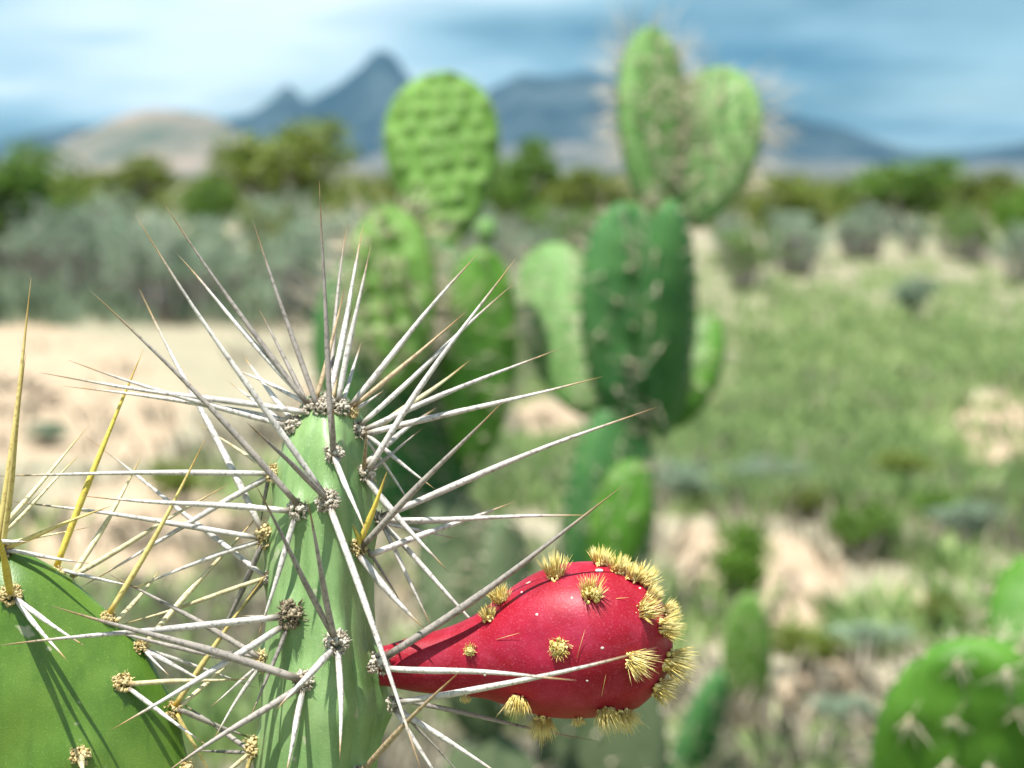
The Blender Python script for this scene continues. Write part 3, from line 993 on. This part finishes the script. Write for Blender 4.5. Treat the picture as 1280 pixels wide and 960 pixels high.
SS = [  # crown
    (416, 556, 400, 225, 'g', 4, 7), (413, 505, 435, 277, 'g', -22, 6), (409, 503, 454, 280, 'w', -14, 8), (396, 498, 431, 358, 'b', -6, 6), (418, 500, 441, 383, 'b', -10, 6),
    (421, 503, 464, 306, 'w', -2, 7.5), (429, 503, 451, 428, 'w', -18, 6), (388, 506, 204, 252, 'g', -2, 7), (404, 614, 169, 269, 'w', 12, 8), (365, 520, 304, 444, 'w', -14, 7),
    (385, 503, 222, 319, 'w', -5, 8), (396, 516, 316, 276, 'g', -3, 7), (385, 505, 323, 385, 'g', -8, 6), (372, 626, 113, 363, 'g', 10, 8.5), (328, 658, 174, 361, 'w', -25, 9),
    (393, 523, 50, 467, 'w', -2, 8), (364, 525, 80, 483, 'w', -4, 7), (360, 535, 85, 450, 'w', -1, 7.5), (385, 503, 288, 460, 'w', -14, 6), (350, 530, 285, 477, 'w', -22, 5), (338, 590, 244, 526, 'c', -12, 4.5),
    # right fan
    (436, 503, 599, 315, 'w', -4, 8), (440, 505, 584, 388, 'b', -3, 6.5), (457, 590, 646, 321, 'w', 3, 8), (450, 528, 643, 353, 'w', -6, 7), (432, 520, 480, 488, 'w', -4, 5),
    (458, 537, 704, 434, 'w', -4, 7.5), (460, 546, 753, 471, 'w', -2, 8), (478, 642, 820, 508, 'w', 2, 9), (452, 683, 632, 497, 'g', 20, 8.5), (468, 545, 588, 450, 'c', -28, 8),
    (456, 572, 546, 509, 'w', -32, 8), (466, 588, 530, 534, 'g', -2, 4.5), (452, 588, 458, 535, 'b', 8, 5.5), (458, 545, 545, 613, 'w', 2, 6.5), (460, 552, 523, 644, 'w', -8, 4.5),
    # front, falling
    (417, 573, 458, 668, 'w', 12, 7.5), (411, 632, 530, 975, 'w', 16, 9), (450, 703, 530, 786, 'w', 7, 10), (457, 603, 560, 714, 'w', 6, 9), (482, 650, 743, 643, 'w', -2, 7),
    (478, 656, 572, 673, 'w', -4, 5), (470, 700, 645, 626, 'w', -24, 8), (482, 660, 620, 808, 'w', 7, 7), (479, 663, 540, 786, 'w', 2, 6), (468, 690, 503, 757, 'g', -4, 4), (480, 655, 590, 655, 'w', -8, 5),
    (452, 674, 484, 590, 'Y', 6, 8), (452, 680, 441, 655, 'Y', 4, 6),
    (484, 818, 778, 607, 'g', 9, 10), (484, 838, 721, 849, 'w', 42, 8), (494, 877, 820, 809, 'w', 48, 8.5), (490, 868, 744, 926, 'g', -14, 6.5), (448, 968, 578, 836, 'b', 24, 8),
    (497, 890, 640, 978, 'w', 2, 8), (495, 894, 566, 1000, 'w', 2, 6), (494, 884, 590, 985, 'g', -6, 4),
    # front, rising
    (408, 622, 308, 527, 'g', 18, 8), (414, 792, 318, 603, 'g', 20, 8), (418, 797, 385, 622, 'g', 18, 8), (416, 562, 417, 506, 'g', 10, 8),
    (414, 815, 345, 888, 'w', 16, 9), (376, 862, 200, 970, 'g', 14, 9), (424, 818, 425, 950, 'w', 14, 8), (376, 848, 64, 757, 'g', 12, 11), (378, 874, 357, 972, 'w', 8, 8),
    # left of the stem
    (368, 652, 322, 800, 'w', 4, 7.5), (345, 775, -8, 808, 'w', 18, 9), (346, 793, 138, 913, 'w', 14, 9), (354, 800, 310, 902, 'g', 4, 5.5), (346, 592, -10, 595, 'w', 2, 7.5),
    (357, 640, 100, 620, 'w', 2, 8), (324, 674, 7, 625, 'w', -4, 7.5), (334, 725, 106, 545, 'w', -20, 7.5), (350, 590, 100, 735, 'w', -3, 7.5), (322, 682, 165, 737, 'w', -7, 6.5),
    (332, 824, 134, 716, 'g', 0, 8), (330, 838, 25, 763, 'g', -2, 6), (332, 724, 140, 785, 'c', -8, 6), (326, 836, 265, 928, 'w', 0, 5.5), (324, 834, 262, 885, 'w', 0, 4.5),
    (338, 600, 300, 618, 'b', -5, 5), (326, 690, 262, 820, 'g', -8, 7.5), (332, 820, 240, 808, 'g', -10, 4.5), (316, 940, 262, 985, 'c', 2, 6), (312, 940, 225, 876, 'g', -10, 7), (312, 945, 240, 938, 'g', -8, 5), (316, 945, 300, 995, 'y', 2, 6),
    (335, 600, 325, 660, 'g', -4, 5), (334, 722, 296, 770, 'g', -12, 7), (344, 775, 300, 770, 'g', -6, 5),
]
place_spines(stem_root, SA, SS, bv, (402, .018), 1000)
# glochid tuft at the yellow areoles, one dry leaf scale
trunk_chain(stem_root, P(398, 1290, FOC + .018), .06, M_STEM, 300, 2, Vector((P(398, 1290).x + .02, FOC + .06, -.03)), .035, .03)

# ---- left pad, broad face to the lens
left_root = empty('broad_cactus_pad', (P(-20, 960).x, FOC + .015, 0), 'broad smooth dark green cactus pad with yellow-based spines', 'cactus')
pts = [(-270, 960), (-262, 900), (-240, 830), (-195, 760), (-120, 705), (-60, 687), (-20, 683), (10, 685), (45, 695), (80, 716), (130, 764), (190, 829), (218, 885), (232, 945), (236, 1000), (225, 1090), (190, 1200), (130, 1300), (60, 1370), (0, 1395), (-60, 1375), (-150, 1300), (-220, 1200), (-258, 1080)]
cxp, cyp = -15, 1010
ang = [math.atan2(-(p[1] - cyp), p[0] - cxp) for p in pts]
dist = [math.hypot(p[0] - cxp, p[1] - cyp) for p in pts]
o_ = np.argsort(ang)
ang, dist = np.array(ang)[o_], np.array(dist)[o_]
nA = 160
tha = np.linspace(-math.pi, math.pi, nA, endpoint=False)
da_ = np.interp(tha, ang, dist, period=2 * math.pi)
k9 = np.ones(7) / 7
da_ = np.convolve(np.concatenate([da_[-3:], da_, da_[:3]]), k9, 'valid')
LA = [(2, 688, 17, M_WOOLD), (14, 743, 17, M_WOOLY), (75, 712, 17, M_WOOLY), (93, 722, 8, M_WOOLY), (136, 772, 12, M_WOOLY), (176, 810, 13, M_WOOLY), (153, 853, 15, M_WOOLY), (215, 888, 14, M_WOOLY), (101, 945, 15, M_WOOLY), (-60, 850, 15, M_WOOLY), (20, 1060, 15, M_WOOLY), (232, 960, 13, M_WOOLY), (-70, 710, 14, M_WOOLY), (-20, 662 + 24, 12, M_WOOLD)]
rings = [0.0] + [math.sin(0.5 * math.pi * i / 26) for i in range(1, 27)]


def left_face(front):
    out_ = []
    for r_ in rings[1:]:
        for j in range(nA):
            x = cxp + math.cos(tha[j]) * da_[j] * r_
            y = cyp - math.sin(tha[j]) * da_[j] * r_
            h = 0.0105 * (1 - r_ ** 3.2) ** 0.62
            # gentle lean of the pad: its top edge tips away from the lens
            lean = (1010 - y) * PX * 0.02 + (x - cxp) * PX * 0.06
            wv = 0.0008 * noise.noise((x * .012, y * .012, 2))
            out_.append(P(x, y, FOC + 0.012 + lean + (-h if front else h) + wv))
    return out_


Vf = left_face(True)
Vb = left_face(False)
nR = len(rings) - 1
V = Vf + Vb[:-nA] + [P(cxp, cyp, FOC + .0015), P(cxp, cyp, FOC + .0225)]
F = [f[::-1] for f in grid_faces(nR, nA)]
off = len(Vf)
for i in range(nR - 1):
    for j in range(nA):
        a, b_ = off + i * nA + j, off + i * nA + (j + 1) % nA
        if i + 1 < nR - 1:
            F.append((a, b_, b_ + nA, a + nA))
        else:
            F.append((a, b_, (nR - 1) * nA + (j + 1) % nA, (nR - 1) * nA + j))
c1, c2 = len(V) - 2, len(V) - 1
F += [(c1, (j + 1) % nA, j) for j in range(nA)]
F += [(c2, off + j, off + (j + 1) % nA) for j in range(nA)]
bv = BVHTree.FromPolygons(V, F)
cen = [hit(bv, a[0], a[1], FOC + .02) for a in LA]
V2 = []
for v in V:
    d = Vector((0, 0, 0))
    for (p, n_), a in zip(cen, LA):
        dd = (v - p).length / (a[2] * PX * 1.5)
        if dd < 2.5:
            nf = n_ if n_.dot(FWD) < 0.2 else -n_
            d += nf * (math.exp(-dd * dd) * a[2] * PX * 0.30)
    V2.append(v + d)
me = mesh_from('pad', [v - V2[-2] for v in V2], F)
bmx = bmesh.new()
bmx.from_mesh(me)
bmesh.ops.recalc_face_normals(bmx, faces=bmx.faces)
bmx.to_mesh(me)
bmx.free()
obj('pad', me, M_LEFT, left_root, V2[-2])
bv = BVHTree.FromPolygons(V2, F)
LS = [(-8, 690, 39, 347, 'y', 2, 8), (3, 690, 32, 440, 'y', 18, 7.5), (14, 742, -12, 640, 'Y', 30, 10), (22, 752, 84, 826, 'w', 14, 7), (24, 752, 107, 808, 'w', 15, 7), (72, 702, 180, 436, 'Y', -2, 9), (92, 716, 179, 568, 'c', -10, 8),
      (6, 688, 140, 632, 'y', 4, 6.5), (8, 689, 112, 705, 'w', 6, 6), (-10, 675, 111, 533, 'c', -14, 7), (-10, 685, 100, 568, 'c', -12, 7.5), (-8, 678, 113, 659, 'c', -8, 4), (-10, 670, 38, 677, 'w', 4, 6),
      (134, 768, 258, 546, 'y', 2, 7.5), (92, 714, 288, 603, 'c', -4, 7), (150, 782, 200, 712, 'c', -14, 6.5), (182, 804, 326, 640, 'c', -10, 8), (184, 818, 262, 856, 'w', 2, 7.5), (180, 815, 212, 845, 'w', 4, 4),
      (166, 856, 312, 848, 'c', 5, 6.5), (166, 866, 262, 934, 'w', 6, 6.5), (219, 880, 337, 712, 'y', 0, 7.5), (228, 884, 322, 796, 'c', -14, 6), (222, 895, 262, 965, 'y', 0, 6.5), (225, 886, 318, 924, 'g', -8, 7), (102, 948, 104, 968, 'c', 12, 9),
      (75, 705, 178, 735, 'w', 4, 5), (176, 812, 320, 860, 'w', -12, 6)]
place_spines(left_root, LA, LS, bv, (None, .03), 2000)
trunk_chain(left_root, P(-10, 1340, FOC + .012), .07, M_LEFT, 400, 2, Vector((P(-10, 1340).x - .02, FOC + .05, -.03)), .03, .03)

# ------------------------------------------------------------------ the red fruit
FX = [478, 490, 515, 540, 570, 600, 620, 640, 665, 690, 715, 740, 765, 790, 808, 822, 832, 838]
FT = [809, 804, 796, 790, 780, 764, 748, 732, 717, 708, 704, 703, 707, 718, 731, 748, 766, 782]
FB = [856, 859, 864, 867, 869, 872, 877, 885, 892, 897, 899, 899, 897, 891, 880, 866, 850, 836]
fx = np.concatenate([np.linspace(474, 800, 84), np.linspace(803, 838, 26)])
ft = np.interp(fx, FX, FT)
fb = np.interp(fx, FX, FB)
ft = np.convolve(np.pad(ft, 3, 'edge'), np.ones(7) / 7, 'valid')
fb = np.convolve(np.pad(fb, 3, 'edge'), np.ones(7) / 7, 'valid')
SEG = 72
V = []
for i, x in enumerate(fx):
    cy_, r_ = (ft[i] + fb[i]) / 2, (fb[i] - ft[i]) / 2
    ad = FOC + 0.010 - (x - 474) * PX * 0.06
    for k in range(SEG):
        a = 2 * math.pi * k / SEG
        rr = r_ * (1 + 0.012 * math.cos(5 * a + 1 + x * .004) + 0.018 * noise.noise((math.cos(a) * 1.5, math.sin(a) * 1.5, x * .012)))
        xo = x + 5 * math.sin(a) * (x - 474) / 364 * (r_ / 98)
        V.append(P(xo, cy_ - math.sin(a) * rr, ad - math.cos(a) * rr * PX))
# sunken flower scar at the end
r_end = (fb[-1] - ft[-1]) / 2
cy_end = (ft[-1] + fb[-1]) / 2
ad = FOC + 0.010 - (838 - 474) * PX * 0.06
for rr_, dx_ in ((.8, 3), (.6, 1), (.4, -4)):
    for k in range(SEG):
        a = 2 * math.pi * k / SEG
        V.append(P(838 + dx_, cy_end - math.sin(a) * r_end * rr_, ad - math.cos(a) * r_end * rr_ * PX))
F = [f for f in grid_faces(len(fx) + 3, SEG)]
F.append(tuple(range(SEG))[::-1])
F.append(tuple((len(fx) + 2) * SEG + k for k in range(SEG)))
me = mesh_from('fruit_body', [v - V[0] for v in V], F)
bmx = bmesh.new()
bmx.from_mesh(me)
bmesh.ops.recalc_face_normals(bmx, faces=bmx.faces)
bmx.to_mesh(me)
bmx.free()
fruit = empty('cactus_fruit', P(478, 856, FOC + .01), 'ripe red cactus fruit studded with yellow bristle tufts', 'fruit')
obj('fruit_body', me, M_FRUIT, fruit, V[0])
bv = BVHTree.FromPolygons(V, F)

# (x, y on the skin, radius px, bristle length px, pixel direction, towards the lens)
TU = [(690, 706, 15, 34, (0.05, -1), .1, 0), (750, 706, 13, 24, (-.05, -1), -.4, 0), (772, 714, 14, 22, (.1, -1), .3, 0), (799, 708, 11, 24, (.3, -1), -.4, 0), (803, 728, 16, 26, (.5, -.55), .5, 0), (822, 738, 10, 20, (.7, -.6), -.5, 0),
      (739, 744, 17, 24, (.12, -.7), .75, 0), (627, 752, 14, 22, (.0, -.8), .6, 0), (598, 762, 11, 18, (-.1, -1), -.1, 0), (588, 813, 10, 6, (0, -.2), 1, 0), (699, 809, 17, 12, (.12, .0), 1, 0),
      (804, 764, 16, 28, (.7, -.25), .6, 0), (828, 784, 16, 30, (1, -.02), .3, 0), (831, 766, 11, 20, (1, -.4), -.2, 0), (790, 824, 17, 34, (.8, .32), .6, 0), (836, 826, 22, 38, (1, .2), .15, 0), (820, 858, 17, 28, (.9, .35), .1, 0),
      (648, 872, 15, 28, (-.05, .8), .5, 0), (678, 895, 15, 38, (.05, 1), -.1, 0), (757, 886, 16, 34, (.35, .8), .5, 0), (778, 888, 14, 32, (.5, .9), .05, 0), (582, 869, 8, 8, (0, 1), .1, 0), (722, 897, 9, 10, (.1, 1), -.5, 0)]
for i, (x, y, r, bl, (dx, dy), cf, _) in enumerate(TU):
    rs = random.Random(900 + i)
    loc, nrm = hit(bv, x, y)
    if nrm.dot(loc - P(700, 805, FOC + .008)) < 0:
        nrm = -nrm
    d = (RT * dx - UP * dy - FWD * cf).normalized()
    d = (d * .75 + nrm * .35).normalized()
    V3, F3 = areole_mesh('tuft', 700 + i, r * PX * .8, 60, 30)
    V3 = [Vector((v.x, v.y, v.z * 1.3)) for v in V3]
    cu = obj('bristle_tuft', mesh_from('bristle_tuft', oriented(V3, (d + nrm * .6).normalized()), F3), M_BRIS, fruit, loc)
    mb = MB()
    u = d.orthogonal().normalized()
    w = d.cross(u)
    for k in range(120 if bl > 15 else 80):
        a, q = rs.uniform(0, 6.283), rs.random() ** .55
        p = (u * math.cos(a) + w * math.sin(a)) * q * r * PX * .72 + d * r * PX * .15
        dirn = (d + (u * math.cos(a) + w * math.sin(a)) * q * rs.uniform(.15, .75) + Vector((rs.gauss(0, .09), rs.gauss(0, .09), rs.gauss(0, .09)))).normalized()
        ln = bl * PX * rs.uniform(.45, 1.0) * (1.05 - .35 * q) * .92 + r * PX * .4
        if rs.random() < .03:
            ln *= 1.35
        rb = PX * rs.uniform(.38, .62)
        Vt, Ft = tube([p, p + dirn * ln * .6, p + dirn * ln], [rb, rb * .8, rb * .12], 3)
        mb.add(Vt, Ft)
    tag(obj('bristle', mb.mesh('bristle'), M_BRIS, cu, loc), kind='stuff')

# stray glochids lying on the skin and a few corky flecks
for i, (x0, y0, x1, y1) in enumerate(((621, 799, 650, 790), (721, 822, 731, 786), (752, 870, 757, 842), (770, 748, 786, 746))):
    a, na = hit(bv, x0, y0)
    b_, nb_ = hit(bv, x1, y1)
    a, b_ = a - FWD * .0002, b_ - FWD * .0011
    Vt, Ft = tube([a, a.lerp(b_, .5), b_], [.00005, .00005, .00001], 4)
    obj('stray_bristle', mesh_from('stray_bristle', [v - a for v in Vt], Ft), M_BRIS, fruit, a)
for i, (x, y, r) in enumerate(((749, 713, 4.2), (652, 740, 1.4), (753, 810, 1.8), (671, 768, 1.6), (606, 844, 1.5), (800, 735, 1.6), (734, 851, 1.4))):
    loc, nrm = hit(bv, x, y)
    bmx = bmesh.new()
    bmesh.ops.create_icosphere(bmx, subdivisions=2, radius=r * PX, matrix=Matrix.Diagonal((1.2, .9, .3, 1)))
    me = bpy.data.meshes.new('corky_fleck')
    bmx.to_mesh(me)
    bmx.free()
    Vq = oriented([v.co.copy() for v in me.vertices], nrm)
    me.vertices.foreach_set('co', np.array([tuple(v) for v in Vq], dtype=np.float32).ravel())
    obj('corky_fleck', me, M_CORK, fruit, loc)

# ------------------------------------------------------------------ the air between here and the mountains
bmx = bmesh.new()
bmesh.ops.create_cube(bmx, size=1)
me = bpy.data.meshes.new('haze')
bmx.to_mesh(me)
bmx.free()
hm = bpy.data.materials.new('haze_air')
hm.use_nodes = True
ht = hm.node_tree
ht.nodes.clear()
pv = nn(ht, 'ShaderNodeVolumePrincipled')
pv.inputs['Color'].default_value = (0.33, 0.69, 1.0, 1)
pv.inputs['Density'].default_value = 0.00008
pv.inputs['Anisotropy'].default_value = 0.2
oo = nn(ht, 'ShaderNodeOutputMaterial')
ht.links.new(pv.outputs[0], oo.inputs['Volume'])
hz = obj('haze', me, hm)
hz.scale = (12200, 12200, 420)
hz.location = (0, 0, 190)
tag(hz, kind='stuff')
